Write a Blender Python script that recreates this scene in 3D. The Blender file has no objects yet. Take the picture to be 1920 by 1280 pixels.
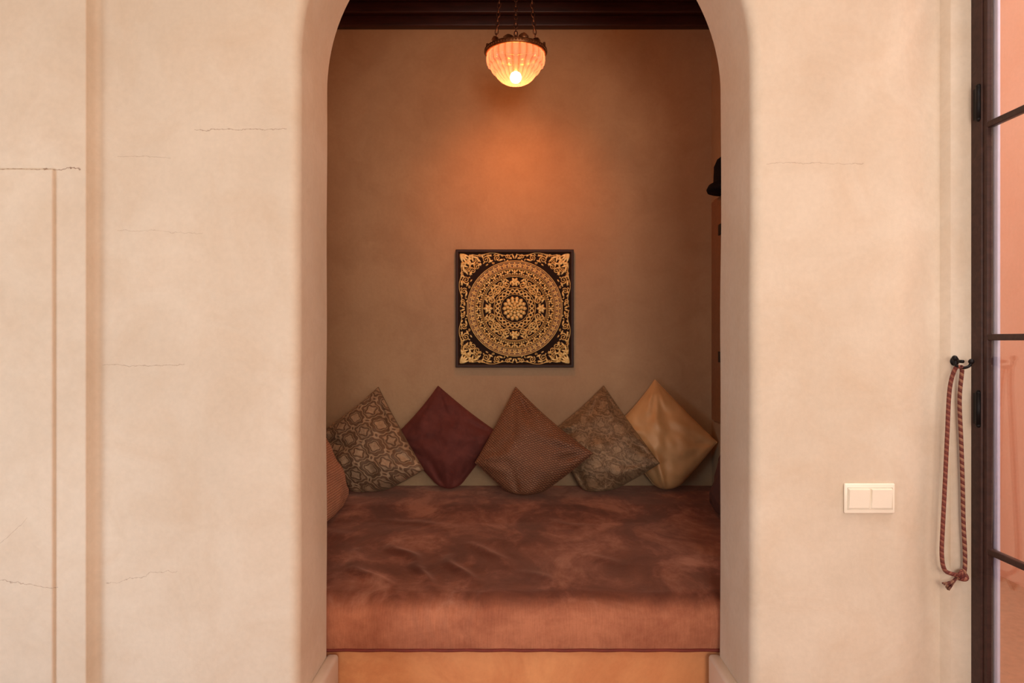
import bpy, bmesh, math, random
from mathutils import Vector, noise, Matrix
random.seed(4)
S = bpy.context.scene
COL = S.collection
S.view_settings.view_transform = 'Standard'
S.view_settings.look = 'None'

# ------------------------------------------------------------------ helpers
def s2l(c):
    return tuple(((v/255)/12.92 if v/255 <= .04045 else ((v/255+.055)/1.055)**2.4) for v in c)+(1,)

def mesh_obj(name, verts, faces, mat=None, smooth=True, uvs=None, parent=None, label=None):
    me = bpy.data.meshes.new(name)
    me.from_pydata([tuple(v) for v in verts], [], faces)
    if uvs:
        uvl = me.uv_layers.new(name='UVMap')
        for lp in me.loops:
            uvl.data[lp.index].uv = uvs[lp.vertex_index]
    if mat: me.materials.append(mat)
    for p in me.polygons: p.use_smooth = smooth
    me.update()
    ob = bpy.data.objects.new(name, me)
    COL.objects.link(ob)
    if parent: ob.parent = parent
    if label: ob["label"] = label
    return ob

def top(ob, label, category, group=None):
    ob["label"] = label; ob["category"] = category
    if group: ob["group"] = group
    return ob

def struct(ob, label=None):
    ob["kind"] = "structure"
    if label: ob["label"] = label
    return ob

def box(name, a, b, mat, bevel=0.0, seg=3, parent=None, label=None):
    x0,y0,z0 = a; x1,y1,z1 = b
    bm = bmesh.new()
    bmesh.ops.create_cube(bm, size=1)
    for v in bm.verts:
        v.co = Vector(((x0+x1)/2+v.co.x*(x1-x0), (y0+y1)/2+v.co.y*(y1-y0), (z0+z1)/2+v.co.z*(z1-z0)))
    if bevel:
        bmesh.ops.bevel(bm, geom=bm.edges[:], offset=bevel, segments=seg, profile=.5, affect='EDGES')
    bmesh.ops.recalc_face_normals(bm, faces=bm.faces[:])
    me = bpy.data.meshes.new(name); bm.to_mesh(me); bm.free()
    me.materials.append(mat)
    if bevel:
        for p in me.polygons: p.use_smooth = True
        try: me.set_sharp_from_angle(angle=math.radians(40))
        except Exception: pass
    ob = bpy.data.objects.new(name, me); COL.objects.link(ob)
    if parent: ob.parent = parent
    if label: ob["label"] = label
    return ob

class Geo:
    def __init__(s): s.v=[]; s.f=[]; s.uv=[]
    def add(s, vs, fs, uvs=None):
        o=len(s.v); s.v+= [tuple(v) for v in vs]; s.f += [tuple(i+o for i in f) for f in fs]
        s.uv += uvs if uvs else [(0,0)]*len(vs)
    def obj(s, name, mat, **k): return mesh_obj(name, s.v, s.f, mat, uvs=s.uv, **k)

def tube(g, pts, rad, n=10, cap=True, closed=False):
    pts=[Vector(p) for p in pts]; m=len(pts)
    vs=[]; uv=[]; L=0
    prev=None
    for i,p in enumerate(pts):
        if closed: t=(pts[(i+1)%m]-pts[i-1]).normalized()
        else: t=(pts[min(i+1,m-1)]-pts[max(i-1,0)]).normalized()
        if prev is None:
            a = Vector((1,0,0)) if abs(t.x)<.8 else Vector((0,1,0))
            nrm=(a-t*a.dot(t)).normalized()
        else:
            nrm=(prev-t*prev.dot(t)).normalized()
        prev=nrm; b=t.cross(nrm)
        r = rad(i/(m-1)) if callable(rad) else rad
        if i: L+=(pts[i]-pts[i-1]).length
        for k in range(n):
            a=2*math.pi*k/n
            vs.append(p+nrm*math.cos(a)*r+b*math.sin(a)*r); uv.append((k/n,L))
    fs=[]
    rng = m if closed else m-1
    for i in range(rng):
        for k in range(n):
            fs.append((i*n+k, i*n+(k+1)%n, ((i+1)%m)*n+(k+1)%n, ((i+1)%m)*n+k))
    if cap and not closed:
        fs.append(tuple(reversed(range(n)))); fs.append(tuple(range((m-1)*n, m*n)))
    g.add(vs,fs,uv)

def revolve(g, prof, c, n=64, rib=0, ribn=24, close=False):
    vs=[];fs=[]
    for (r,z,*w) in prof:
        w = w[0] if w else 0
        for k in range(n):
            a=2*math.pi*k/n
            rr=r+rib*w*(abs(math.cos(a*ribn/2))-.5)
            vs.append((c[0]+rr*math.cos(a), c[1]+rr*math.sin(a), c[2]+z))
    m=len(prof)
    for i in range(m-1 if not close else m):
        for k in range(n):
            j=(i+1)%m
            fs.append((i*n+k, i*n+(k+1)%n, j*n+(k+1)%n, j*n+k))
    g.add(vs,fs)

def ball(g, c, r, n=10, sx=1, sy=1, sz=1):
    vs=[(c[0],c[1],c[2]+r*sz)];fs=[]
    for i in range(1,n):
        th=math.pi*i/n
        for k in range(2*n):
            a=math.pi*k/n
            vs.append((c[0]+r*sx*math.sin(th)*math.cos(a), c[1]+r*sy*math.sin(th)*math.sin(a), c[2]+r*sz*math.cos(th)))
    vs.append((c[0],c[1],c[2]-r*sz)); m=2*n
    for k in range(m): fs.append((0,1+k,1+(k+1)%m))
    for i in range(n-2):
        for k in range(m): fs.append((1+i*m+k,1+(i+1)*m+k,1+(i+1)*m+(k+1)%m,1+i*m+(k+1)%m))
    l=len(vs)-1
    for k in range(m): fs.append((l,l-m+(k+1)%m,l-m+k))
    g.add(vs,fs)

def recalc(ob):
    bm=bmesh.new(); bm.from_mesh(ob.data); bmesh.ops.recalc_face_normals(bm,faces=bm.faces[:]); bm.to_mesh(ob.data); bm.free()

# ------------------------------------------------------------------ materials
class M:
    def __init__(s,name):
        s.m=bpy.data.materials.new(name); s.m.use_nodes=True
        s.t=s.m.node_tree; s.b=s.t.nodes['Principled BSDF']; s.tc=s.t.nodes.new('ShaderNodeTexCoord')
    def n(s,typ,**k):
        nd=s.t.nodes.new('ShaderNode'+typ)
        for a,v in k.items(): setattr(nd,a,v)
        return nd
    def l(s,a,b): s.t.links.new(a,b)
    def math(s,op,a,b=None,c=None):
        nd=s.n('Math',operation=op)
        for i,v in enumerate((a,b,c)):
            if v is None: continue
            if isinstance(v,(int,float)): nd.inputs[i].default_value=v
            else: s.l(v,nd.inputs[i])
        return nd.outputs[0]
    def smooth(s,x,a,b):
        mr=s.n('MapRange',interpolation_type='SMOOTHSTEP'); s.l(x,mr.inputs[0])
        mr.inputs[1].default_value=a; mr.inputs[2].default_value=b
        mr.inputs[3].default_value=0; mr.inputs[4].default_value=1
        return mr.outputs[0]
    def noise(s,scale,detail=4,rough=.55,vec=None,mapping=None,coord='Object',dist=0,loc=None):
        nd=s.n('TexNoise'); nd.inputs['Scale'].default_value=scale; nd.inputs['Detail'].default_value=detail
        nd.inputs['Roughness'].default_value=rough; nd.inputs['Distortion'].default_value=dist
        v=vec or s.tc.outputs[coord]
        if mapping or loc:
            mp=s.n('Mapping')
            if mapping: mp.inputs['Scale'].default_value=mapping
            if loc: mp.inputs['Location'].default_value=loc
            s.l(v,mp.inputs[0]); v=mp.outputs[0]
        s.l(v,nd.inputs['Vector']); return nd.outputs['Fac']
    def ramp(s,fac,stops):
        nd=s.n('ValToRGB'); s.l(fac,nd.inputs[0]); e=nd.color_ramp.elements
        while len(e)<len(stops): e.new(.5)
        for el,(p,c) in zip(e,stops): el.position=p; el.color=c
        return nd.outputs[0]
    def mix(s,fac,a,b,mode='MIX'):
        nd=s.n('Mix',data_type='RGBA',blend_type=mode)
        for sock,v in ((nd.inputs[0],fac),(nd.inputs[6],a),(nd.inputs[7],b)):
            if isinstance(v,(int,float,tuple)): sock.default_value=v
            else: s.l(v,sock)
        return nd.outputs[2]
    def bump(s,h,strength=.3,dist=.01):
        nd=s.n('Bump'); nd.inputs['Strength'].default_value=strength; nd.inputs['Distance'].default_value=dist
        s.l(h,nd.inputs['Height']); s.l(nd.outputs[0],s.b.inputs['Normal']); return nd
    def color(s,c):
        if isinstance(c,tuple): s.b.inputs['Base Color'].default_value=c
        else: s.l(c,s.b.inputs['Base Color'])
    def set(s,**k):
        for a,v in k.items(): s.b.inputs[a.replace('_',' ')].default_value=v
        return s

def simple(name,c,rough=.5,metal=0,var=.15,scale=30,bump=.1,spec=.5):
    m=M(name); n=m.noise(scale)
    d=tuple(v*(1-var) for v in c[:3])+(1,); h=tuple(min(1,v*(1+var)) for v in c[:3])+(1,)
    m.color(m.ramp(n,[(.3,d),(.7,h)])); m.set(Roughness=rough,Metallic=metal); m.b.inputs['Specular IOR Level'].default_value=spec
    if bump: m.bump(n,bump,.003)
    return m.m

def plaster(name,ca,cb,cc,cracks=(),bump=.25,rough=.75,mot=1.1,loc=(0,0,0)):
    m=M(name)
    a=m.noise(1.3,5,.6,loc=loc); b=m.noise(4.5,7,.68,dist=.7,loc=loc); c=m.noise(60,4,.6); st=m.noise(9,4,.6,mapping=(1,1,.35))
    col=m.ramp(a,[(.38,ca),(.62,cb)])
    col=m.mix(m.math('MAXIMUM',m.math('MULTIPLY',m.math('SUBTRACT',b,.42),mot),0.0),col,cc)
    g=m.ramp(c,[(.3,(.94,.94,.94,1)),(.7,(1.0,1.0,1.0,1))])
    col=m.mix(1.0,col,g,'MULTIPLY')
    h=m.math('ADD',m.math('MULTIPLY',c,.25),m.math('ADD',m.math('MULTIPLY',b,.8),st))
    if cracks:
        sp=m.n('SeparateXYZ'); m.l(m.tc.outputs['Object'],sp.inputs[0])
        n1=m.noise(7,5,.75); n1=m.math('SUBTRACT',n1,.5)
        n2=m.noise(90,2,.5)
        tot=None
        for (x0,z0,x1,z1,w,s,amp) in cracks:
            sl=(z1-z0)/(x1-x0)
            line=m.math('ADD',m.math('MULTIPLY',m.math('SUBTRACT',sp.outputs[0],x0),sl),z0)
            d=m.math('ABSOLUTE',m.math('ADD',m.math('SUBTRACT',sp.outputs[2],line),m.math('MULTIPLY',n1,amp)))
            k=m.math('SUBTRACT',1.0,m.math('DIVIDE',d,w)); k=m.math('MAXIMUM',k,0.0)
            inx=m.math('MULTIPLY',m.math('GREATER_THAN',sp.outputs[0],x0),m.math('LESS_THAN',sp.outputs[0],x1))
            k=m.math('MULTIPLY',m.math('MULTIPLY',k,inx),s)
            tot=k if tot is None else m.math('MAXIMUM',tot,k)
        tot=m.math('MULTIPLY',tot,m.math('ADD',n2,.45))
        col=m.mix(tot,col,s2l((120,80,58)))
        h=m.math('SUBTRACT',h,m.math('MULTIPLY',tot,1.0))
    m.color(col); m.set(Roughness=rough); m.b.inputs['Specular IOR Level'].default_value=.3
    m.bump(h,bump,.006)
    return m.m

W_A=s2l((206,190,170)); W_B=s2l((218,203,184)); W_C=s2l((198,170,140))
front_cracks=[(-.93,1.94,-.66,1.94,.0015,.65,.05),(-1.2,1.248,-.96,1.25,.0014,.45,.05),(-1.19,.62,-.98,.648,.0014,.48,.08),
 (-1.156,1.645,-.906,1.64,.0013,.28,.05),(-1.156,1.862,-1.0,1.857,.0013,.3,.03),(.745,1.839,1.03,1.843,.0014,.42,.05)]
pil_cracks=[(-2.0,1.805,-1.235,1.815,.002,.85,.05),(-2.0,.72,-1.30,.613,.0014,.6,.05),(-1.5,.70,-1.38,.815,.0012,.45,.04)]
mat_front=plaster('plaster_cream',W_A,W_B,W_C,front_cracks,mot=1.2)
mat_pil=plaster('plaster_cream_pilaster',W_A,W_B,W_C,pil_cracks,mot=1.0)
mat_alc=plaster('plaster_tan_alcove',s2l((180,149,114)),s2l((192,161,124)),s2l((160,122,86)),bump=.4,rough=.5,mot=1.2,loc=(3.3,0,1.7))
mat_base=plaster('plaster_bed_base',s2l((210,138,88)),s2l((222,154,102)),s2l((184,102,60)),mot=2.2)  # cream plaster with the orange light worked into its colour
mat_ext=plaster('plaster_salmon_exterior',s2l((240,184,154)),s2l((244,192,166)),s2l((234,170,138)))
mat_floor=simple('floor_tile_terracotta',s2l((160,110,80)),.4)
mat_marble=simple('marble_skirting',s2l((215,200,184)),.3,var=.06,scale=6)
mat_white=simple('plaster_ceiling',s2l((225,215,200)),.8,var=.04)

def wood(name,a,b,rough=.45,spec=.5):
    m=M(name); n=m.noise(6,6,.65,mapping=(1,8,8),dist=.5)
    m.color(m.ramp(n,[(.3,a),(.7,b)])); m.set(Roughness=rough); m.bump(n,.25,.003); m.b.inputs['Specular IOR Level'].default_value=spec; return m.m
mat_darkwood=wood('dark_stained_wood',s2l((42,20,16)),s2l((66,32,26)))
mat_cab=wood('cupboard_wood',s2l((112,72,44)),s2l((136,90,56)))
mat_door=wood('door_dark_brown_paint',s2l((50,32,28)),s2l((68,44,38)),.5,.25)
mat_iron=simple('black_iron',s2l((24,20,20)),.5,.5,spec=.3)
mat_brass=simple('aged_brass',s2l((140,90,54)),.4,.8,var=.4,scale=60)
mat_chain=simple('darkened_brass',s2l((84,50,36)),.5,.7,var=.3,scale=60)
mat_plastic=simple('cream_plastic',s2l((236,226,208)),.3,var=.01,bump=0)
mat_sky_refl=simple('lavender_sky_reflection',s2l((196,190,214)),.4,var=.04,bump=0)  # colour of the painted sky reflection beside the door

# ------------------------------------------------------------------ room shell
XL,XR,ZS,YF,YB = -.625,.703,2.157,2.0,2.31
def front_wall():
    cx=(XL+XR)/2; R=(XR-XL)/2
    ox0,ox1,oz=-1.202,1.12,3.45
    path=[]
    for i in range(25): z=ZS*i/24; path.append(((XL,z),(-1,0),(ox0,z)))
    angs=[math.pi-math.pi*i/72 for i in range(1,72)]
    angs+= [math.atan2(oz-ZS,ox0-cx), math.atan2(oz-ZS,ox1-cx)]
    for a in sorted(angs,reverse=True):
        c,s=math.cos(a),math.sin(a)
        t=min([(oz-ZS)/s if s>1e-6 else 1e9, ((ox1-cx)/c if c>1e-6 else 1e9), ((ox0-cx)/c if c<-1e-6 else 1e9)])
        path.append(((cx+R*c,ZS+R*s),(c,s),(cx+t*c,ZS+t*s)))
    for i in range(25): z=ZS*(1-i/24); path.append(((XR,z),(1,0),(ox1,z)))
    vs=[];r=.032;K=8
    for (px,pz),(nx,nz),(qx,qz) in path:
        wob=.004*noise.noise(Vector((px*2,0,pz*2.3)))
        vs.append((qx,YF,qz))
        for k in range(K+1):
            a=math.pi/2*k/K
            o=r*(1-math.sin(a))+wob; 
            vs.append((px+nx*o,YF+r*(1-math.cos(a)),pz+nz*o))
        vs.append((px+nx*wob,YB-.008,pz+nz*wob)); vs.append((px+nx*(wob+.006),YB,pz+nz*(wob+.006)))
        vs.append((qx,YB,qz))
    m=K+5; fs=[]
    for i in range(len(path)-1):
        for k in range(m-1): fs.append((i*m+k,(i+1)*m+k,(i+1)*m+k+1,i*m+k+1))
    ob=mesh_obj('wall_front',vs,fs,mat_front)
    try: ob.data.set_sharp_from_angle(angle=math.radians(35))
    except Exception: pass
    struct(ob,"cream plaster wall with an arched alcove opening")
front_wall()

def strip(name,prof,mat,z0=0,z1=3.45):
    vs=[];fs=[]
    for (x,y) in prof: vs += [(x,y,z0),(x,y,z1)]
    for i in range(len(prof)-1): fs.append((2*i,2*i+2,2*i+3,2*i+1))
    o=mesh_obj(name,vs,fs,mat); struct(o)
    try: o.data.set_sharp_from_angle(angle=math.radians(35))
    except Exception: pass
    return o
prof=[]
for i in range(31):
    t=i/30; x=1.12+.16*t; prof.append((x, YF+.042*(3*t*t-2*t**3)))
prof += [(1.286,YF+.026),(1.294,YF+.014),(1.352,YF+.010)]
strip('wall_window_side',prof,mat_front)
prof=[(-2.8,1.955)]
prof+=[(-1.224+.004*math.sin(a),1.959-.004*math.cos(a)) for a in [math.pi/2*i/4 for i in range(5)]]
prof+=[(-1.219,1.984)]
prof+=[(-1.218+.016*(1-math.cos(a)),1.984+.016*math.sin(a)) for a in [math.pi/2*i/8 for i in range(1,9)]]
strip('wall_pilaster',prof,mat_pil)
struct(box('wall_pilaster_panel',(-2.79,1.943,0.0),(-1.308,1.975,1.812),mat_pil,.006,4))
struct(box('wall_left_return',(-2.8,2.01,0),(-1.21,2.3,3.45),mat_pil))
struct(box('wall_left',(-2.9,-2.2,0),(-2.8,2.3,3.45),mat_front))
struct(box('ceiling',(-2.9,-2.2,3.45),(1.5,2.3,3.5),mat_white))
struct(box('floor',(-2.9,-2.2,-.05),(2.9,4.2,0),mat_floor))
AX0,AX1,AY=-1.15,1.20,4.10
struct(box('wall_alcove_back',(AX0-.1,AY,0),(AX1+.1,AY+.1,3.45),mat_alc))
struct(box('wall_alcove_left',(AX0-.1,YB,0),(AX0,AY,3.45),mat_alc))
struct(box('wall_alcove_right',(AX1,YB,0),(AX1+.1,AY,3.45),mat_alc))
struct(box('ceiling_alcove',(AX0,YB,3.32),(AX1,AY,3.45),mat_darkwood))
struct(box('trim_1',(AX0,4.045,3.19),(AX1,AY,3.255),mat_darkwood,.008))
struct(box('trim_2',(AX0,4.015,3.255),(AX1,AY,3.32),mat_darkwood,.008))
struct(box('baseboard_left',(XL-.005,2.0,0),(XL+.036,2.325,.259),mat_marble,.012))
struct(box('baseboard_right',(XR-.036,2.0,0),(XR+.005,2.325,.259),mat_marble,.012))

# ------------------------------------------------------------------ glazed door on the right
struct(box('wall_right_above',(1.352,-.6,2.9),(1.47,2.1,3.45),mat_front))
struct(box('wall_right',(1.352,-2.2,0),(1.50,-.2,3.45),mat_front))
struct(box('wall_exterior',(2.75,-2.2,-.05),(2.85,5.4,4.5),mat_ext))
struct(box('wall_exterior_far',(1.5,4.3,-.05),(2.75,4.4,4.5),mat_ext))
door=box('door_1',(1.352,1.967,0),(1.378,2.03,2.9),mat_door,.004); struct(door,"dark brown glazed door frame with black hinges")
box('door_stile',(1.357,1.950,.02),(1.376,1.968,2.88),mat_door,.003,parent=door)
for i,z in enumerate((.11,.72,1.332,1.94,2.55)):
    box('glazing_bar',(1.358,.85,z-.009),(1.376,1.952,z+.009),mat_door,.003,parent=door)
box('door_stile',(1.357,.80,.02),(1.376,.86,2.88),mat_door,.003,parent=door)
struct(box('sky_reflection_strip',(1.380,1.940,0),(1.389,2.03,2.9),mat_sky_refl,.003))  # thin strip standing in for the sky's reflection at the glass edge
gm=M('window_glass'); t=gm.t
tr=gm.n('BsdfTransparent'); gl=gm.n('BsdfGlossy'); gl.inputs['Roughness'].default_value=.03
mx=gm.n('MixShader'); mx.inputs[0].default_value=.10
gm.l(tr.outputs[0],mx.inputs[1]); gm.l(gl.outputs[0],mx.inputs[2]); gm.l(mx.outputs[0],t.nodes['Material Output'].inputs[0])
box('glass_pane',(1.364,.86,.04),(1.368,1.951,2.86),gm.m,parent=door)
for zc in (1.32+(640-198)/640, 1.32-(765-640)/640, .25):
    g=Geo()
    tube(g,[(1.350,1.976,zc-.045),(1.350,1.976,zc+.045)],.0075,12)
    ball(g,(1.350,1.976,zc+.047),.0075,6); ball(g,(1.350,1.976,zc-.047),.0075,6)
    g.add([(1.3505,1.977,zc-.045),(1.3505,2.000,zc-.045),(1.3505,2.000,zc+.045),(1.3505,1.977,zc+.045)],[(0,1,2,3)])
    g.obj('hinge',mat_iron,parent=door)

# ------------------------------------------------------------------ bed base + mattress
base=box('bed_base',(AX0+.003,2.372,0),(AX1-.003,AY-.003,.252),mat_base,.01)
top(base,"built-in cream plaster base, orange glow painted in, under the velvet mattress","bed base")

def velvet_mattress():
    m=M('brown_velvet')
    a=m.noise(3.2,6,.62,dist=.8,mapping=(1,.68,1)); b=m.noise(15,4,.65,dist=.4,mapping=(1,.55,1)); w=m.noise(260,2,.5,mapping=(1,.15,.06)); gr=m.noise(180,3,.6)
    f=m.math('ADD',m.math('MULTIPLY',a,.74),m.math('MULTIPLY',b,.26))
    c=m.ramp(f,[(.40,s2l((84,46,37))),(.48,s2l((106,62,50))),(.54,s2l((140,89,72))),(.62,s2l((176,125,104)))])
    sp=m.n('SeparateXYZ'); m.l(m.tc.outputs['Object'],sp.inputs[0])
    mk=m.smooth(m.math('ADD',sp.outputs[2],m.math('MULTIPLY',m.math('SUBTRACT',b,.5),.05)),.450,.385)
    cf=m.ramp(f,[(.40,s2l((162,98,72))),(.6,s2l((192,124,92)))])  # front face coloured lighter, imitating the light that falls on it
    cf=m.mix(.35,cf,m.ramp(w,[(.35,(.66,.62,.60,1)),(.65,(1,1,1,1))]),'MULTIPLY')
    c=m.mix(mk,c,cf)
    c=m.mix(.22,c,m.ramp(gr,[(.3,(.6,.58,.58,1)),(.7,(1,1,1,1))]),'MULTIPLY')
    m.color(c); m.set(Roughness=.75)
    m.b.inputs['Sheen Weight'].default_value=.6; m.b.inputs['Sheen Roughness'].default_value=.35
    m.b.inputs['Sheen Tint'].default_value=s2l((230,172,148)); m.b.inputs['Specular IOR Level'].default_value=.15
    m.bump(m.math('ADD',m.math('MULTIPLY',gr,.3),b),.3,.004)
    x0,x1=AX0+.006,AX1-.006; y0,y1,zb,zt=2.348,AY-.008,.256,.456; r=.08
    sec=[]
    n1=24
    for i in range(n1): sec.append((y0,zb+(zt-r-zb)*i/n1,(-1,0)))
    for i in range(21):
        a=math.pi/2*i/20; sec.append((y0+r-r*math.cos(a),zt-r+r*math.sin(a),(-math.cos(a),math.sin(a))))
    n2=170
    for i in range(1,n2+1): sec.append((y0+r+(y1-y0-r)*i/n2,zt,(0,1)))
    creases=[]
    for (ax,ay,bx,by,wd,am) in ((-.64,2.86,-.52,2.50,.030,1),(-.50,2.98,-.36,2.62,.028,1),(-.40,2.66,-.28,2.40,.024,1),(-.26,2.80,-.14,2.48,.026,.9),(-.16,2.95,-.02,2.68,.030,.7),(-.58,2.62,-.46,2.42,.022,.8),
      (-.82,2.72,-.70,2.48,.032,.7),(.30,2.86,.44,2.70,.035,.45),(-.90,3.2,-.74,3.05,.04,.5),(.15,3.32,.38,3.24,.045,.4),(.78,2.80,.95,2.60,.035,.4),(-.60,3.35,-.35,3.25,.045,.4),(.05,2.62,.16,2.44,.028,.5)):
        creases.append(((ax,ay),(bx,by),wd,am))
    def crease(x,y):
        wx=x+.06*noise.noise(Vector((x*4,y*5,2))); wy=y+.06*noise.noise(Vector((x*4,y*3,6)))
        h=0
        for (ax,ay),(bx,by),wd,am in creases:
            dx,dy=bx-ax,by-ay; L2=dx*dx+dy*dy; t=((wx-ax)*dx+(wy-ay)*dy)/L2
            tt=max(0,min(1,t)); d=math.hypot(wx-ax-dx*tt,wy-ay-dy*tt)
            h+=am*math.exp(-(d/wd)**2)*math.sin(math.pi*(.12+.76*tt))
        return min(h,1.15)
    NX=330; vs=[];uv=[]
    for j in range(NX+1):
        x=x0+(x1-x0)*j/NX
        edge=.5+noise.noise(Vector((x*2.3,0,8)))+.35*noise.noise(Vector((x*7,0,3)))
        for (y,z,(ny,nz)) in sec:
            d=0
            if nz>.02:
                fade=max(0,min(1,(3.62-y)/.3))
                d-=fade*.016*nz
                d+=fade*nz*(.013*crease(x,y)+.006*noise.noise(Vector((x*3.4,y*2.4,5)))-.002*abs(noise.noise(Vector((x*9,y*6,7)))))
                if y<2.7: d-=nz*.014*max(0,edge)*max(0,(2.7-y)/.35)
            if ny<-.02:
                h=(z-zb)/(zt-zb)
                d+= (.010*noise.noise(Vector((x*5,z*2,0)))+.003*noise.noise(Vector((x*18,z*4,4))))*(.3+.7*h)*-ny
                for (px,am) in ((-.47,.8),(-.31,1),(-.26,.8),(-.20,1),(-.12,.9),(-.38,.6),(.3,.3),(.62,.4),(-.8,.4)):
                    q=x-px-.02*math.sin(z*18+px*9)
                    d+=.011*am*math.exp(-(q/.013)**2)*h*-ny
                d+= .014*math.sin(math.pi*h)*-ny
            yy=y+ny*d; zz=z+nz*d
            if ny<-.9 and z<=zb+1e-6: zz=zb
            vs.append((x,yy,min(max(zz,zb),zt))); uv.append((x,y))
    m0=len(sec); fs=[]
    for j in range(NX):
        for k in range(m0-1): fs.append((j*m0+k,(j+1)*m0+k,(j+1)*m0+k+1,j*m0+k+1))
    o=len(vs)
    for j in range(NX+1):
        vs.append((x0+(x1-x0)*j/NX,y1,zb)); uv.append((0,0))
    for j in range(NX):
        fs.append((j*m0+m0-1,(j+1)*m0+m0-1,o+j+1,o+j)); fs.append((o+j,o+j+1,(j+1)*m0,j*m0))
    fs.append(tuple(range(m0))+(o,)); fs.append((o+NX,)+tuple(reversed(range(NX*m0,NX*m0+m0))))
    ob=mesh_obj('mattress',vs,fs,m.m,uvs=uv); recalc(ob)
    top(ob,"wide reddish-brown velvet covered mattress filling the alcove","mattress")
    g=Geo(); tube(g,[(x0+(x1-x0)*i/120,y0-.004+.002*math.sin(i*.9),zb+.004) for i in range(121)],.0055,8)
    g.obj('piping',simple('dark_red_piping',s2l((110,36,24)),.7),parent=ob,label="dark red piping along the lower edge")
velvet_mattress()

# ------------------------------------------------------------------ cushions
def fabric(name,c1,c2,kind,sheen=.3,rough=.8,metal=0,mottle=.6):
    m=M(name); uv=m.tc.outputs['UV']
    sp=m.n('SeparateXYZ'); m.l(uv,sp.inputs[0]); U,V=sp.outputs[0],sp.outputs[1]
    fine=m.noise(220,2,.5,coord='UV')
    big=m.noise(3.2,4,.6,coord='UV',dist=.5)
    def wave(x,f): return m.math('SINE',m.math('MULTIPLY',x,f))
    lo,hi=.15,.75
    if kind in('damask','brocade'):
        if kind=='damask':
            F=5.4*math.pi; a0=m.math('ADD',U,V); b0=m.math('MULTIPLY',m.math('SUBTRACT',U,V),.8); ws,wa_=6,.05
        else:
            F=6*math.pi; a0,b0=U,V; ws,wa_=9,.20
        wob=m.math('MULTIPLY',m.math('SUBTRACT',m.noise(ws,3,.55,coord='UV'),.5),wa_)
        a=m.math('ADD',a0,wob); b=m.math('SUBTRACT',b0,wob)
        ca=m.math('COSINE',m.math('MULTIPLY',a,F)); cb=m.math('COSINE',m.math('MULTIPLY',b,F))
        c3=m.math('MULTIPLY',m.math('COSINE',m.math('MULTIPLY',a,F*3)),m.math('COSINE',m.math('MULTIPLY',b,F*3)))
        f=m.math('ADD',m.math('ADD',ca,cb),m.math('MULTIPLY',c3,.30)); af=m.math('ABSOLUTE',f)
        l1=m.smooth(af,.26,.12)
        l2=m.smooth(m.math('ABSOLUTE',m.math('SUBTRACT',af,1.0)),.22,.10)
        l3=m.smooth(af,1.45,1.6)
        pat=m.math('MAXIMUM',l1,m.math('MAXIMUM',m.math('MULTIPLY',l2,.75),l3))
        wear=m.noise(26,4,.75,coord='UV')
        if kind=='damask':
            pat=m.math('MULTIPLY',pat,m.math('ADD',m.math('MULTIPLY',wear,1.3),.15)); lo,hi=.0,1.0
        else:
            pat=m.math('ADD',m.math('MULTIPLY',pat,.20),m.math('MULTIPLY',wear,.75)); lo,hi=.25,.80
        bumpf=1.0
    elif kind=='knit':
        wa=m.math('ABSOLUTE',wave(V,125)); wb=m.math('ABSOLUTE',wave(m.math('ADD',U,m.math('MULTIPLY',V,.5)),115))
        pat=m.math('MULTIPLY',wa,wb); bumpf=.6
    elif kind=='satin':
        pat=m.noise(4,2,.5,coord='UV',dist=.5); bumpf=.1
    else:
        pat=m.noise(6,5,.65,coord='UV',dist=.8); bumpf=.35
    col=m.ramp(pat,[(lo,c1),(hi,c2)])
    col=m.mix(mottle,col,m.ramp(big,[(.3,(.66,.64,.64,1)),(.7,(1,1,1,1))]),'MULTIPLY')  # random darker mottling over the fabric colour
    if kind=='knit':
        spk=m.n('TexVoronoi'); spk.inputs['Scale'].default_value=30; spk.inputs['Randomness'].default_value=.5; m.l(uv,spk.inputs['Vector'])
        k=m.math('LESS_THAN',spk.outputs['Distance'],.12)
        col=m.mix(k,col,s2l((215,175,142)))
    m.color(col); m.set(Roughness=rough,Metallic=metal)
    m.b.inputs['Sheen Weight'].default_value=sheen; m.b.inputs['Sheen Tint'].default_value=c2
    m.bump(m.math('ADD',pat,m.math('MULTIPLY',fine,.4)),bumpf,.004)
    return m.m

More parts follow.
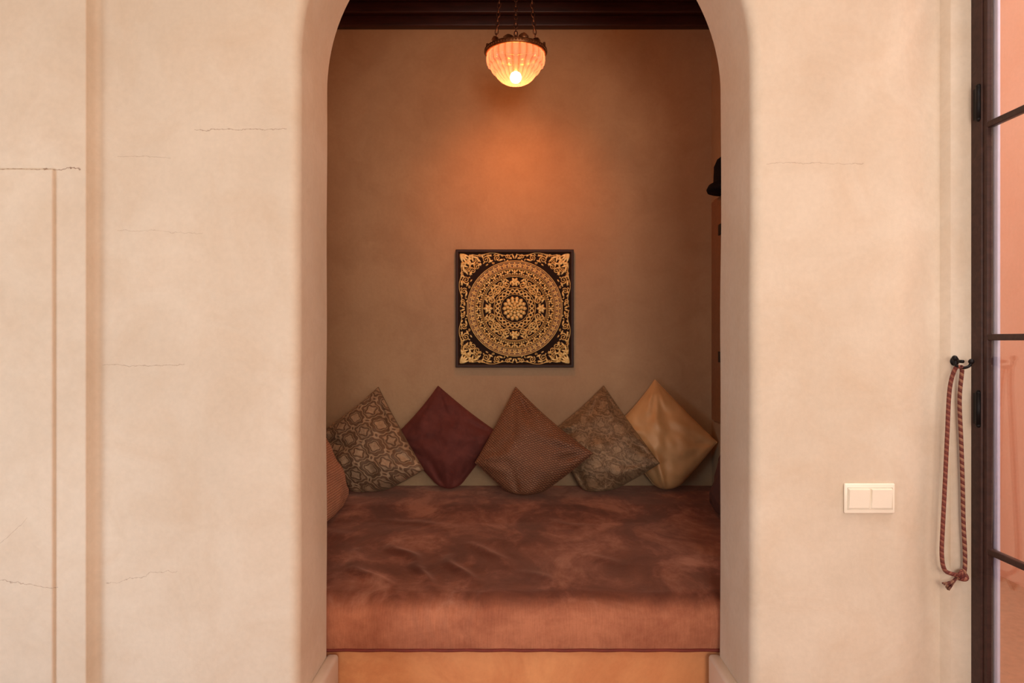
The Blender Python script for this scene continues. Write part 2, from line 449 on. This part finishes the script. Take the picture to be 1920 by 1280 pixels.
FZ=.4615
def cushion(name,T,R,B,L,th,mat,seed,pinch=0.025,n=60,soft=True,lump=1.0):
    T,R,B,L=[Vector(p) for p in (T,R,B,L)]
    nrm=((R-L).cross(T-B)).normalized()
    if nrm.y>0 and abs(nrm.y)>.3: nrm=-nrm
    if abs(nrm.y)<.3 and nrm.z<0: nrm=-nrm
    vs=[];uv=[];fs=[]
    rnd=random.Random(seed)
    folds=[]
    for (cu,cv) in ((-1,-1),(1,-1),(1,1),(-1,1)):
        base=math.atan2(-cv,-cu)
        for q in range(4):
            folds.append((cu,cv,base+rnd.uniform(-.65,.65),rnd.uniform(.5,1.1),lump*rnd.uniform(.008,.018)*rnd.choice((1,-1))))
    # edges: upper ones slightly drawn in, lower ones slightly bellied
    pe=[pinch+rnd.uniform(-.07,-.02),pinch+rnd.uniform(-.01,.04),pinch+rnd.uniform(-.07,-.02),pinch+rnd.uniform(-.01,.04)]
    def pos(u,v):
        pu=pe[0] if u>0 else pe[1]; pv=pe[2] if v>0 else pe[3]
        uu=u*(1-pu*(1-v*v)); vv=v*(1-pv*(1-u*u))
        a,b=(uu+1)/2,(vv+1)/2
        return T*(1-a)*(1-b)+R*a*(1-b)+B*a*b+L*(1-a)*b
    idx={}
    for side in (1,-1):
        for i in range(n+1):
            for j in range(n+1):
                u=math.sin((i/n-.5)*math.pi); v=math.sin((j/n-.5)*math.pi)
                edge=i in(0,n) or j in(0,n)
                if side==-1 and edge: idx[(side,i,j)]=idx[(1,i,j)]; continue
                p=pos(u,v)
                prof=((1-u**2)*(1-v**2))
                sagf=1+.38*((u+v)/2)
                h=th*.5*(prof**.42)*sagf
                e=Vector((u*1.8+seed*7,v*1.8,side*3))
                wr=noise.noise(e)*.024*prof**.5*lump
                for (cu,cv,an,ln,am) in folds:
                    du,dv=u-cu,v-cv; al=du*math.cos(an)+dv*math.sin(an); ac=-du*math.sin(an)+dv*math.cos(an)
                    if 0<al<ln*1.4:
                        wr+=am*math.sin(math.pi*min(1,al/(ln*1.4)))*math.exp(-(ac/(.04+.07*al))**2)*min(1,prof*5)
                wr+=noise.noise(e*2.7)*.006*prof**.5*lump
                p=p+nrm*side*(h*(1.3 if side==1 else .65)+wr*(1 if side==1 else .3))
                idx[(side,i,j)]=len(vs); vs.append(p); uv.append(((u+1)/2,(v+1)/2))
    for side in (1,-1):
        for i in range(n):
            for j in range(n):
                q=(idx[(side,i,j)],idx[(side,i+1,j)],idx[(side,i+1,j+1)],idx[(side,i,j+1)])
                fs.append(q if side==-1 else q[::-1])
    k=.042 if soft else .015
    vv=[]
    for p in vs:
        z=p[2]
        if z<FZ+k: z=FZ+k*math.exp((z-FZ-k)/k)
        vv.append(Vector((min(max(p[0],AX0+.004),AX1-.004),min(p[1],AY-.004),z+.003)))
    vs=vv
    ob=mesh_obj(name,vs,fs,mat,uvs=uv); recalc(ob)
    g=Geo()
    loop=[idx[(1,i,0)] for i in range(n)]+[idx[(1,n,j)] for j in range(n)]+[idx[(1,i,n)] for i in range(n,0,-1)]+[idx[(1,0,j)] for j in range(n,0,-1)]
    tube(g,[vs[k] for k in loop],.0028,6,closed=True)
    g.obj('seam',mat,parent=ob)
    return ob
G='cushions along the alcove wall'
m_dam=fabric('taupe_damask',s2l((130,104,80)),s2l((212,184,150)),'damask',.3,.38,.3)
m_bur=fabric('burgundy_velvet',s2l((84,36,32)),s2l((124,62,54)),'velvet',.8)
m_knit=fabric('rust_knit',s2l((112,74,54)),s2l((168,122,92)),'knit',.3,.5)
m_knit2=fabric('peach_brown_knit',s2l((170,114,86)),s2l((224,170,138)),'knit',.3,.6)
m_quilt=fabric('taupe_brocade',s2l((112,88,64)),s2l((206,176,138)),'brocade',.3,.38,.3)
m_gold=fabric('gold_satin',s2l((214,164,108)),s2l((232,186,130)),'satin',.3,.42,.08,.4)
m_dk=fabric('dark_brown_velvet',s2l((58,32,26)),s2l((90,52,40)),'velvet',.3)
top(cushion('cushion',(-.786,4.01,1.048),(-.488,3.76,.612),(-.87,3.87,.41),(-1.13,3.93,.77),.18,m_dam,1),"taupe cushion with silvery damask pattern standing on its corner","cushion",G)
top(cushion('cushion.001',(-.437,4.04,1.053),(-.072,3.985,.778),(-.36,3.96,.405),(-.69,4.0,.76),.14,m_bur,2),"dark burgundy velvet cushion standing on its corner","cushion",G)
top(cushion('cushion.002',(.022,4.00,1.05),(.442,3.74,.705),(.06,3.80,.40),(-.205,3.82,.64),.18,m_knit,3),"rust-brown knitted cushion with light specks standing on its corner","cushion",G)
top(cushion('cushion.003',(.543,4.04,1.054),(.820,3.80,.640),(.44,3.88,.405),(.22,3.99,.78),.16,m_quilt,4),"taupe embossed brocade cushion beside the gold one","cushion",G)
top(cushion('cushion.004',(.848,4.05,1.09),(1.185,3.95,.735),(.89,3.94,.405),(.60,4.02,.81),.15,m_gold,5,lump=.8),"golden beige satin cushion standing on its corner","cushion",G)
top(cushion('cushion.005',(-1.02,3.12,.90),(-1.02,3.56,.90),(-.89,3.56,.455),(-.89,3.12,.455),.13,m_knit2,6,.04,soft=False),"peach-brown knitted cushion leaning on the side wall","cushion",G)
top(cushion('cushion.006',(1.12,3.10,.82),(1.12,3.52,.82),(1.04,3.50,.455),(1.04,3.10,.455),.10,m_dk,7,.04,soft=False),"dark brown velvet cushion leaning on the side wall","cushion",G)

# ------------------------------------------------------------------ carved panel
def carved_panel():
    AC=(.016,4.095,1.517); U=.00317
    gm=M('carved_gold'); n=gm.noise(60,4,.7); 
    gm.color(gm.ramp(n,[(.25,s2l((184,142,74))),(.45,s2l((236,202,126))),(.7,s2l((252,230,166)))])); gm.set(Roughness=.4,Metallic=.2); gm.bump(n,.3,.002)
    bk=simple('black_lacquer',s2l((38,22,14)),.65,bump=.2,spec=.15)
    red=simple('red_brown_gilding',s2l((120,84,48)),.55,bump=.3,scale=200)
    root=bpy.data.objects.new('carved_wall_panel',None); root.location=(AC[0],AC[1],AC[2]-.352); COL.objects.link(root)
    top(root,"square carved wooden panel with gold mandala in black frame","wall art")
    def par(o):
        o.parent=root; o.matrix_parent_inverse=Matrix.Translation((-root.location.x,-root.location.y,-root.location.z)); return o
    y1=AC[1]; cx,cz=AC[0],AC[2]
    par(box('backing',(cx-105*U,y1-.012,cz-105*U),(cx+105*U,y1,cz+105*U),bk))
    g=Geo(); prof=[(111,0),(111,-.024),(110,-.028),(106.5,-.028),(105,-.022),(105,-.010)]
    vs=[]
    for (sx,sz) in ((-1,-1),(1,-1),(1,1),(-1,1)):
        for (r,yy) in prof: vs.append((cx+sx*r*U,y1+yy,cz+sz*r*U))
    k=len(prof); fs=[]
    for c in range(4):
        for i in range(k-1): fs.append((c*k+i,((c+1)%4)*k+i,((c+1)%4)*k+i+1,c*k+i+1))
    g.add(vs,fs); par(g.obj('frame',simple('dark_frame_wood',s2l((52,30,24)),.5,bump=.2,spec=.3),smooth=False))
    YB0=y1-.0115
    g=Geo()
    def P(a,b,h): return (cx+a*U, YB0-h, cz+b*U)
    def stroke(pts,w,h=.008,base=.0,closed=False):
        n=len(pts); vs=[];fs=[]
        for i,(a,b) in enumerate(pts):
            if closed: p0,p1=pts[i-1],pts[(i+1)%n]
            else: p0,p1=pts[max(i-1,0)],pts[min(i+1,n-1)]
            dx,dy=p1[0]-p0[0],p1[1]-p0[1]; l=math.hypot(dx,dy) or 1
            nx,ny=-dy/l,dx/l; ww=(w(i/(n-1)) if callable(w) else w)/2
            vs+= [P(a+nx*ww,b+ny*ww,base),P(a+nx*ww*.55,b+ny*ww*.55,base+h*.85),P(a,b,base+h),P(a-nx*ww*.55,b-ny*ww*.55,base+h*.85),P(a-nx*ww,b-ny*ww,base)]
        for i in range(n if closed else n-1):
            j=(i+1)%n
            for q in range(4): fs.append((i*5+q,j*5+q,j*5+q+1,i*5+q+1))
        g.add(vs,fs)
    def ring(r,w,h=.008):
        stroke([(r*math.cos(2*math.pi*i/120),r*math.sin(2*math.pi*i/120)) for i in range(120)],w,h,closed=True)
    def petal(a,b,ang,ln,wd,h=.008,base=.0):
        c,s=math.cos(ang),math.sin(ang); N=7
        vs=[];fs=[]
        for i in range(N+1):
            t=i/N; w=wd/2*math.sin(math.pi*min(1,t*.92+.06))**.7; x=ln*t
            hh=base+h*math.sin(math.pi*(.15+.75*t))
            for (o,k) in ((-w,base),(-w*.5,hh),(0,hh*.60+base*.40),(w*.5,hh),(w,base)):
                vs.append(P(a+c*x-s*o,b+s*x+c*o,k))
        for i in range(N):
            for q in range(4): fs.append((i*5+q,i*5+5+q,i*5+6+q,i*5+q+1))
        g.add(vs,fs)
    def dome(a,b,r,h=.008,base=0):
        vs=[P(a,b,base+h)];fs=[]
        for k,(f,hh) in enumerate(((.55,.85),(1,0))):
            for i in range(10):
                t=2*math.pi*i/10; vs.append(P(a+r*f*math.cos(t),b+r*f*math.sin(t),base+h*hh))
        for i in range(10):
            j=(i+1)%10; fs.append((0,1+i,1+j)); fs.append((1+i,11+i,11+j,1+j))
        g.add(vs,fs)
    def flower(a,b,r,n,base=0,rot=0):
        for i in range(n): petal(a,b,rot+2*math.pi*i/n,r,r*1.9*math.pi/n*.62,.007,base)
        dome(a,b,r*.28,.010,base)
    def spiral(a,b,r,turns,start,dirn,w=3.2):
        pts=[]
        N=34
        for i in range(N+1):
            t=i/N; rr=r*(1-t*.82); an=start+dirn*turns*2*math.pi*t
            pts.append((a+rr*math.cos(an),b+rr*math.sin(an)))
        stroke(pts,lambda t:w*(1-.35*t),.008); dome(pts[-1][0],pts[-1][1],w*.62,.009)
    for (n,l,bs,rt,r0) in ((14,8,.0,0,15),(11,8,.004,.13,9.5),(8,7,.008,0,4.5),(5,4.5,.011,0,.8)):
        for i in range(n):
            an=rt+2*math.pi*i/n; petal(r0*math.cos(an),r0*math.sin(an),an,l,2*math.pi*(r0+l*.55)/n*.88,.009,bs)
    dome(0,0,2.0,.008,.016)
    ring(26.5,1.2)
    for ph in (0,math.pi):
        stroke([((32.6+3.6*math.sin(12*t+ph))*math.cos(t),(32.6+3.6*math.sin(12*t+ph))*math.sin(t)) for t in [2*math.pi*i/300 for i in range(300)]],2.8,.007,closed=True)
    ring(39,1.8,.009)
    for i in range(4):
        an=math.pi/2*i; flower(50*math.cos(an),50*math.sin(an),9.2,6)
        for s in (1,-1):
            for (da,rr,dr) in ((19,46.5,1),(31,53,-1),(42,47,1)):
                t=an+s*math.radians(da)
                spiral(rr*math.cos(t),rr*math.sin(t),6.2,1.3,t+math.pi/2*s*dr,s*dr,2.8)
                for (o,r2,tw,ln,wd) in ((-7,52,.9,9,3.8),(1,54.5,1.5,7,3.6),(-3,55,.4,5,3.0),(6,50.5,-1.2,5,3),(-10,45,.2,6,2.8),(4,57,.9,4.5,2.4)):
                    rad=r2 if dr>0 else 99.5-r2
                    t2=an+s*math.radians(da+o); petal(rad*math.cos(t2),rad*math.sin(t2),t2+s*tw*dr,ln,wd)
    ring(60.5,1.6,.010); ring(63.0,1.2,.008)
    N=32
    for i in range(N):
        t=2*math.pi*i/N
        petal(64*math.cos(t),64*math.sin(t),t,9.5,3.8)
        for s in (1,-1):
            t2=t+s*.03
            petal(69*math.cos(t2),69*math.sin(t2),t2+s*.75,6.4,3.6)
            petal(66.5*math.cos(t2),66.5*math.sin(t2),t2+s*1.9,4.4,3.0)
    ring(74.6,1.6,.010); ring(77,1.2,.009)
    for i in range(52):
        t=2*math.pi*i/52
        a,b=82*math.cos(t),82*math.sin(t)
        dome(a,b,1.5,.007,.004)
        for k in range(5):
            q=t+k*math.pi*.4
            petal(a+1.0*math.cos(q),b+1.0*math.sin(q),q,4.1,3.0,.005,.004)
    ring(87.0,1.2,.009); ring(89.6,2.0,.010)
    def mir(f):
        for sx in (1,-1):
            for sz in (1,-1):
                for sw in (0,1): f(lambda a,b:((sx*a,sz*b) if not sw else (sx*b,sz*a)))
    def corner(T):
        def sp(a,b,r,turns,st,d,w=3):
            pts=[]
            for i in range(31):
                t=i/30; rr=r*(1-t*.82); an=st+d*turns*2*math.pi*t
                pts.append(T(a+rr*math.cos(an),b+rr*math.sin(an)))
            stroke(pts,lambda t:w*(1-.3*t)); dome(*pts[-1],w*.6,.009)
        def pt(a,b,an,l,w):
            p=T(a,b); q=T(a+math.cos(an),b+math.sin(an)); petal(p[0],p[1],math.atan2(q[1]-p[1],q[0]-p[0]),l,w)
        sp(92,54,7.6,1.6,-2.4,1,2.4); sp(79,71,6.4,1.5,-.8,1,2.4); sp(95.5,33,5.8,1.4,2.6,-1,2.2); sp(97.5,14,4.6,1.3,-2,1,2.1)
        sp(90,71,4.2,1.2,.5,1,2.0); sp(99,66,3.6,1.1,2,-1,1.8); sp(98,84,3.6,1.1,-2,1,1.8); sp(88,88,3.4,1.1,-1,1,1.8); sp(86,40,2.8,1.0,1,1,1.6)
        stroke([T(102.4-2.5*math.sin(i/20*9),3+i/20*76) for i in range(21)],1.8)
        for (a,b,an,l,w) in ((88,64,.9,13,4),(95,68,1.35,15,4.2),(84,62,1.9,10,3.8),(88,78,.3,13,4),(83,82,.5,12,4),(91,41,2.0,10,3.8),(99,43,1.4,11,3.8),(93,22,1.9,10,3.8),(98,22,.9,6,3.4),(94,5,1.4,8,3.4),(86,76,1.9,11,4),
            (100,87,-1.9,12,4),(92,91,-1.4,11,4),(94,1,.4,9,3.4),(101,76,1.7,10,3.4),(84,50,2.2,6,3),(90,30,1.0,6,3),(101,28,1.8,7,3),(101,56,1.6,9,3),(82,78,-.4,7,3),(93,82,.9,9,3.8),(96,84,.2,6,3),(89,46,.3,6,3),(92,12,2.3,5,2.6),(94,60,.1,6,3),
            (94,46,1.2,6,2.8),(97,6,2.4,5,2.4),(102,44,2.4,6,2.6),(86,84,1.2,8,3),(90,18,.6,5,2.4),(80,64,.2,7,3),(76,78,1.4,8,3.2),(96,92,.8,8,3.4),(102,36,2.0,5,2.4),(88,57,2.6,5,2.6),(84,92,.2,7,3),(100,60,2.4,5,2.4)):
            pt(a,b,an,l,w)
        pt(103,103,math.pi*1.25+.5,17,5); pt(103,103,math.pi*1.25+.15,20,4.6)
    mir(corner)
    par(g.obj('gold_carving',gm.m,label="gilded carved mandala with scrolling leaves"))
    g=Geo(); prof=[(76,.0),(76,.004),(88.5,.004),(88.5,.0)]
    vs=[];fs=[];N=96
    for i in range(N):
        t=2*math.pi*i/N
        for (r,h) in prof: vs.append(P(r*math.cos(t),r*math.sin(t),h))
    for i in range(N):
        j=(i+1)%N
        for q in range(3): fs.append((i*4+q,j*4+q,j*4+q+1,i*4+q+1))
    g.add(vs,fs); par(g.obj('bead_band',red,smooth=False))
carved_panel()

# ------------------------------------------------------------------ pendant lamp
def pendant():
    C=(.0175,3.2); ZR=2.675
    root=bpy.data.objects.new('pendant_lamp',None); root.location=(C[0],C[1],2.5); COL.objects.link(root)
    top(root,"lit ribbed pink glass pendant lamp hanging on three brass chains","lamp")
    inv=Matrix.Translation((-C[0],-C[1],-2.5))
    def par(o): o.parent=root; o.matrix_parent_inverse=inv; return o
    m=M('ribbed_frosted_glass'); t=m.t
    sp=m.n('SeparateXYZ'); m.l(m.tc.outputs['Object'],sp.inputs[0])
    ang=m.math('ARCTAN2',m.math('SUBTRACT',sp.outputs[1],C[1]),m.math('SUBTRACT',sp.outputs[0],C[0]))
    rib=m.math('ABSOLUTE',m.math('COSINE',m.math('MULTIPLY',ang,12.0)))
    tcol=m.ramp(rib,[(.1,(.50,.17,.07,1)),(.6,(1,.60,.38,1))])
    tr=m.n('BsdfTransparent'); m.l(tcol,tr.inputs[0])
    tl=m.n('BsdfTranslucent'); tl.inputs[0].default_value=(.95,.40,.19,1)
    gl=m.n('BsdfGlossy'); gl.inputs['Roughness'].default_value=.15
    em=m.n('Emission'); m.l(m.ramp(rib,[(.1,(.55,.12,.05,1)),(.7,(1,.33,.18,1))]),em.inputs[0]); em.inputs[1].default_value=.46
    a=m.n('MixShader'); a.inputs[0].default_value=.085; m.l(tr.outputs[0],a.inputs[1]); m.l(tl.outputs[0],a.inputs[2])
    b=m.n('MixShader'); b.inputs[0].default_value=.04; m.l(a.outputs[0],b.inputs[1]); m.l(gl.outputs[0],b.inputs[2])
    ad=m.n('AddShader'); m.l(b.outputs[0],ad.inputs[0]); m.l(em.outputs[0],ad.inputs[1]); m.l(ad.outputs[0],t.nodes['Material Output'].inputs[0])
    g=Geo()
    revolve(g,[(.124,0,.3),(.131,-.02,1),(.131,-.042,1),(.127,-.062,1),(.115,-.070,.8),(.110,-.082,1),(.100,-.096,1),(.089,-.103,.8),(.082,-.116,1),(.067,-.132,.8),(.050,-.143,.6),(.032,-.150,.3),(.001,-.153,0)],(C[0],C[1],ZR),n=288,rib=.014,ribn=24)
    par(g.obj('glass_shade',m.m,label="ribbed frosted pink glass bowl"))
    g=Geo()
    revolve(g,[(.130,-.010),(.139,-.013),(.145,-.007),(.143,.000),(.147,.006),(.142,.011),(.132,.013),(.126,.006)],(C[0],C[1],ZR),close=True)
    for i in range(64):
        an=2*math.pi*i/64; ball(g,(C[0]+.144*math.cos(an),C[1]+.144*math.sin(an),ZR-.001),.0042,5)
    for i in range(12):
        an=2*math.pi*(i+.5)/12; c,s=math.cos(an),math.sin(an); rr=.134; h=.022 if i%2 else .015
        vs=[]
        for (o,z,dr) in ((-.02,0.0,0),(-.023,.4,.004),(-.012,.8,.006),(0,1,.008),(.012,.8,.006),(.023,.4,.004),(.02,0,0)):
            vs.append((C[0]+(rr+dr)*c-s*o,C[1]+(rr+dr)*s+c*o,ZR+.010+z*h))
        vs+=[(v[0]-c*.004,v[1]-s*.004,v[2]) for v in vs]
        g.add(vs,[tuple(range(7)),tuple(reversed(range(7,14)))]+[(i2,i2+1,i2+8,i2+7) for i2 in range(6)])
    par(g.obj('metal_rim',mat_brass,label="aged brass rim with small leaf crown"))
    e=M('bulb_glow'); em=e.n('Emission'); em.inputs[0].default_value=(1,.78,.40,1); em.inputs[1].default_value=70
    e.l(em.outputs[0],e.t.nodes['Material Output'].inputs[0])
    g=Geo(); ball(g,(C[0],C[1],ZR-.118),.027,12,sz=1.0); par(g.obj('bulb',e.m,label="glowing warm bulb"))
    g=Geo(); tube(g,[(C[0],C[1],ZR-.094),(C[0],C[1],ZR-.02)],.010,16); tube(g,[(C[0]-.128,C[1],ZR+.008),(C[0],C[1],ZR-.012),(C[0]+.128,C[1],ZR+.008)],.003,8)
    par(g.obj('lamp_socket',mat_brass))
    for k in range(3):
        an=-math.pi/2+k*2*math.pi/3
        p0=Vector((C[0]+.115*math.cos(an),C[1]+.115*math.sin(an),ZR+.014)); p1=Vector((C[0]+.055*math.cos(an),C[1]+.055*math.sin(an),3.275))
        d=(p1-p0); L=d.length; d.normalize(); side=Vector((1,0,0)); side=(side-d*side.dot(d)).normalized(); oth=d.cross(side)
        pitch=.021; n=int(L/pitch); g=Geo()
        for i in range(n+1):
            c=p0+d*(i*L/n); e1=side if i%2 else oth
            pts=[c+d*(.0145*math.sin(q))+e1*(.0075*math.cos(q)) for q in [2*math.pi*j/14 for j in range(14)]]
            tube(g,pts,.0024,6,closed=True)
        par(g.obj('chain',mat_chain))
    g=Geo(); revolve(g,[(.001,-.03),(.03,-.032),(.066,-.022),(.075,-.008),(.075,0),(.001,0)],(C[0],C[1],3.319),n=40)
    par(g.obj('ceiling_canopy',mat_brass))
    li=bpy.data.lights.new('bulb_light','POINT'); li.energy=28; li.color=(1,.52,.23); li.shadow_soft_size=.036
    lo=bpy.data.objects.new('bulb_light',li); lo.location=(C[0],C[1],ZR-.120); COL.objects.link(lo)
    li=bpy.data.lights.new('added_glow_spot','SPOT'); li.energy=22; li.color=(1,.42,.15); li.shadow_soft_size=.03; li.spot_size=math.radians(88); li.spot_blend=1  # extra spot added to concentrate the orange glow on the back wall
    lo=bpy.data.objects.new('added_glow_spot',li); lo.location=(C[0],C[1]+.045,ZR-.105)
    lo.rotation_euler=(Vector((C[0],4.1,2.12))-Vector(lo.location)).to_track_quat('-Z','Y').to_euler(); COL.objects.link(lo)
pendant()

# ------------------------------------------------------------------ light switch
def switch():
    X,Z=1.044,.862
    root=box('light_switch',(X-.074,YF-.009,Z-.044),(X+.074,YF-.0005,Z+.044),mat_plastic,.004)
    top(root,"cream double rocker light switch on the plaster wall","light switch")
    for s in (-1,1):
        g=Geo(); xa=X+s*.033-.031; xb=xa+.062; z0,z1=Z-.029,Z+.029
        y=YF-.009
        vs=[(xa,y,z0),(xb,y,z0),(xb,y,z1),(xa,y,z1),(xa+.002,y-.003,z0+.002),(xb-.002,y-.003,z0+.002),(xb-.002,y-.008,z1-.002),(xa+.002,y-.008,z1-.002)]
        g.add(vs,[(4,5,6,7),(0,1,5,4),(1,2,6,5),(2,3,7,6),(3,0,4,7)])
        g.obj('rocker',mat_plastic,smooth=False,parent=root)
    g=Geo()
    for (a,b,c,d) in ((X-.066,Z-.032,X+.066,Z-.0305),(X-.066,Z+.0305,X+.066,Z+.032),(X-.066,Z-.032,X-.0645,Z+.032),(X+.0645,Z-.032,X+.066,Z+.032)):
        g.add([(a,YF-.0095,b),(c,YF-.0095,b),(c,YF-.0095,d),(a,YF-.0095,d)],[(0,1,2,3)])
    g.obj('inner_frame',simple('plastic_shadow_gap',s2l((206,194,172)),.5,bump=0),smooth=False,parent=root)
switch()

# ------------------------------------------------------------------ hook and tie-back cord
def hook_and_cord():
    HX,HZ=1.300,1.262; Y0=YF+.014
    g=Geo()
    tube(g,[(HX+.004,Y0,HZ),(HX+.004,Y0-.03,HZ),(HX+.004,Y0-.04,HZ)],.005,10)
    tube(g,[(HX+.004+.022*math.sin(q),Y0-.04,HZ-.006+.012*math.cos(q)) for q in [math.radians(a) for a in range(60,301,12)]],.0042,10)
    ball(g,(HX+.028,Y0-.04,HZ+.0),.008,8); ball(g,(HX-.020,Y0-.04,HZ+.010),.008,8)
    tube(g,[(HX-.016,Y0-.04,HZ-.01),(HX-.020,Y0-.04,HZ+.008)],.004,8)
    ball(g,(HX+.004,Y0-.003,HZ),.014,8,sy=.25)
    o=g.obj('wall_hook',mat_iron); top(o,"small black iron hook with ball ends","hook")
    m=M('twisted_cord'); sp=m.n('SeparateXYZ'); m.l(m.tc.outputs['UV'],sp.inputs[0])
    ph=m.math('FRACT',m.math('ADD',m.math('MULTIPLY',sp.outputs[0],1.0),m.math('MULTIPLY',sp.outputs[1],52.0)))
    m.color(m.ramp(ph,[(.0,s2l((92,38,32))),(.5,s2l((108,52,42))),(.62,s2l((150,104,80))),(.9,s2l((156,110,86)))])); m.set(Roughness=.85)
    m.bump(m.math('ABSOLUTE',m.math('SINE',m.math('MULTIPLY',ph,math.pi*2))),.6,.004)
    m2=M('maroon_cord'); sp=m2.n('SeparateXYZ'); m2.l(m2.tc.outputs['UV'],sp.inputs[0])
    ph=m2.math('FRACT',m2.math('ADD',sp.outputs[0],m2.math('MULTIPLY',sp.outputs[1],60.0)))
    m2.color(m2.ramp(ph,[(.0,s2l((92,36,32))),(.6,s2l((122,60,48))),(.75,s2l((140,84,66)))])); m2.set(Roughness=.85)
    m2.bump(m2.math('ABSOLUTE',m2.math('SINE',m2.math('MULTIPLY',ph,math.pi*2))),.6,.004)
    def cr(pts,n=10):
        out=[]; P=[Vector(p) for p in pts]; P=[P[0]]+P+[P[-1]]
        for i in range(1,len(P)-2):
            for k in range(n):
                t=k/n; a,b,c,d=P[i-1],P[i],P[i+1],P[i+2]
                out.append(.5*((2*b)+(-a+c)*t+(2*a-5*b+4*c-d)*t*t+(-a+3*b-3*c+d)*t**3))
        out.append(P[-2]); return out
    y=Y0-.022
    root=bpy.data.objects.new('tieback_cord',None); root.location=(1.29,y,.62); COL.objects.link(root)
    top(root,"twisted maroon and beige curtain tieback cord hanging from hook","curtain tieback")
    inv=Matrix.Translation((-1.29,-y,-.62))
    left=[(1.296,y-.020,1.247),(1.285,y-.012,1.24),(1.277,y,1.18),(1.270,y,1.05),(1.263,y,.90),(1.257,y,.78),(1.254,y,.70),(1.262,y,.655),(1.285,y,.642),(1.305,y-.004,.64)]
    right=[(1.296,y-.020,1.247),(1.305,y-.012,1.235),(1.306,y,1.15),(1.311,y,1.02),(1.315,y,.90),(1.317,y,.80),(1.321,y,.72),(1.322,y,.67),(1.316,y-.004,.64)]
    for nm,pts,mm in (('cord',left,m2.m),('cord',right,m.m)):
        g=Geo(); tube(g,cr(pts,12),.0058,12); o=g.obj(nm,mm,parent=root); o.matrix_parent_inverse=inv
    g=Geo()
    tube(g,[(1.308+.012*math.cos(t),y-.006+.008*math.sin(t*2),.640+.011*math.sin(t)) for t in [2*math.pi*i/24 for i in range(24)]],.006,10,closed=True)
    ball(g,(1.308,y-.004,.640),.010,8)
    o=g.obj('knot',m2.m,parent=root); o.matrix_parent_inverse=inv
    g=Geo()
    for i in range(26):
        a=random.uniform(-1,1); b=random.uniform(-1,1)
        tube(g,[(1.300,y-.006+b*.004,.638),(1.285+a*.005,y-.006+b*.006,.625+a*.004),(1.262+a*.010,y-.004+b*.006,.606-a*.012)],.0014,5)
    o=g.obj('tassel',m.m,parent=root); o.matrix_parent_inverse=inv
hook_and_cord()

# ------------------------------------------------------------------ wall cupboard + hat on it
cab=box('wall_cupboard',(1.092,3.25,.885),(1.197,3.70,2.085),mat_cab,.004)
top(cab,"narrow brown wooden wall cupboard with black hinges","cupboard")
d=box('cupboard_door',(1.078,3.26,.90),(1.091,3.69,2.07),mat_cab,.003,parent=cab)
for z in (1.90,1.24): box('hinge',(1.074,3.515,z-.028),(1.0775,3.56,z+.028),mat_iron,.001,parent=d)
g=Geo()
prof=[(.001,.185),(.03,.184),(.055,.165),(.066,.13),(.070,.08),(.072,.05),(.095,.035),(.108,.012),(.104,.0),(.001,.0)]
revolve(g,prof,(1.105,3.50,2.087),n=48)
g.v=[(x+ (0.014*noise.noise(Vector((x*14,y*14,z*14)))),y+.014*noise.noise(Vector((x*14+5,y*14,z*14))),z) for x,y,z in g.v]
g.v=[(min(x,1.196),y,z) for x,y,z in g.v]
o=g.obj('felt_hat',simple('black_felt',s2l((22,18,20)),.9,bump=.3,spec=.1)); top(o,"soft black felt hat resting on the cupboard","hat")

# ------------------------------------------------------------------ lights
def area(name,loc,target,size,energy,color,sy=None):
    li=bpy.data.lights.new(name,'AREA'); li.energy=energy; li.color=color; li.size=size
    if sy: li.shape='RECTANGLE'; li.size_y=sy
    ob=bpy.data.objects.new(name,li); ob.location=loc
    ob.rotation_euler=(Vector(target)-Vector(loc)).to_track_quat('-Z','Y').to_euler(); COL.objects.link(ob); return ob
area('key_room_light',(.36,-1.6,1.62),(.1,2.6,1.15),.8,54,(1,.85,.73))
area('cool_window_light',(-2.4,-.3,.5),(-1.5,2,.3),.9,28,(.62,.82,1))
area('added_left_fill',(-2.5,.2,1.7),(.7,2.2,1.5),.8,10,(1,.93,.84),1.6)  # unseen fill light, added to brighten the right jamb
area('door_daylight',(1.30,.45,1.6),(-.5,2.2,1.5),.5,12,(1,.87,.78),2.0)
area('warm_ceiling_light',(-.2,.8,3.35),(-.2,2.1,2.2),1.2,8,(1,.66,.42))
area('courtyard_daylight',(2.0,1.2,4.4),(2.7,2.8,1.2),1.0,140,(1,.93,.88))
w=bpy.data.worlds.new('World'); S.world=w; w.use_nodes=True
w.node_tree.nodes['Background'].inputs[0].default_value=(1,.94,.90,1); w.node_tree.nodes['Background'].inputs[1].default_value=.40

cam=bpy.data.cameras.new('camera'); cam.lens=24; cam.sensor_width=36; cam.clip_start=.05
co=bpy.data.objects.new('camera',cam); co.location=(0,0,1.32); co.rotation_euler=(math.pi/2,0,0); COL.objects.link(co); S.camera=co
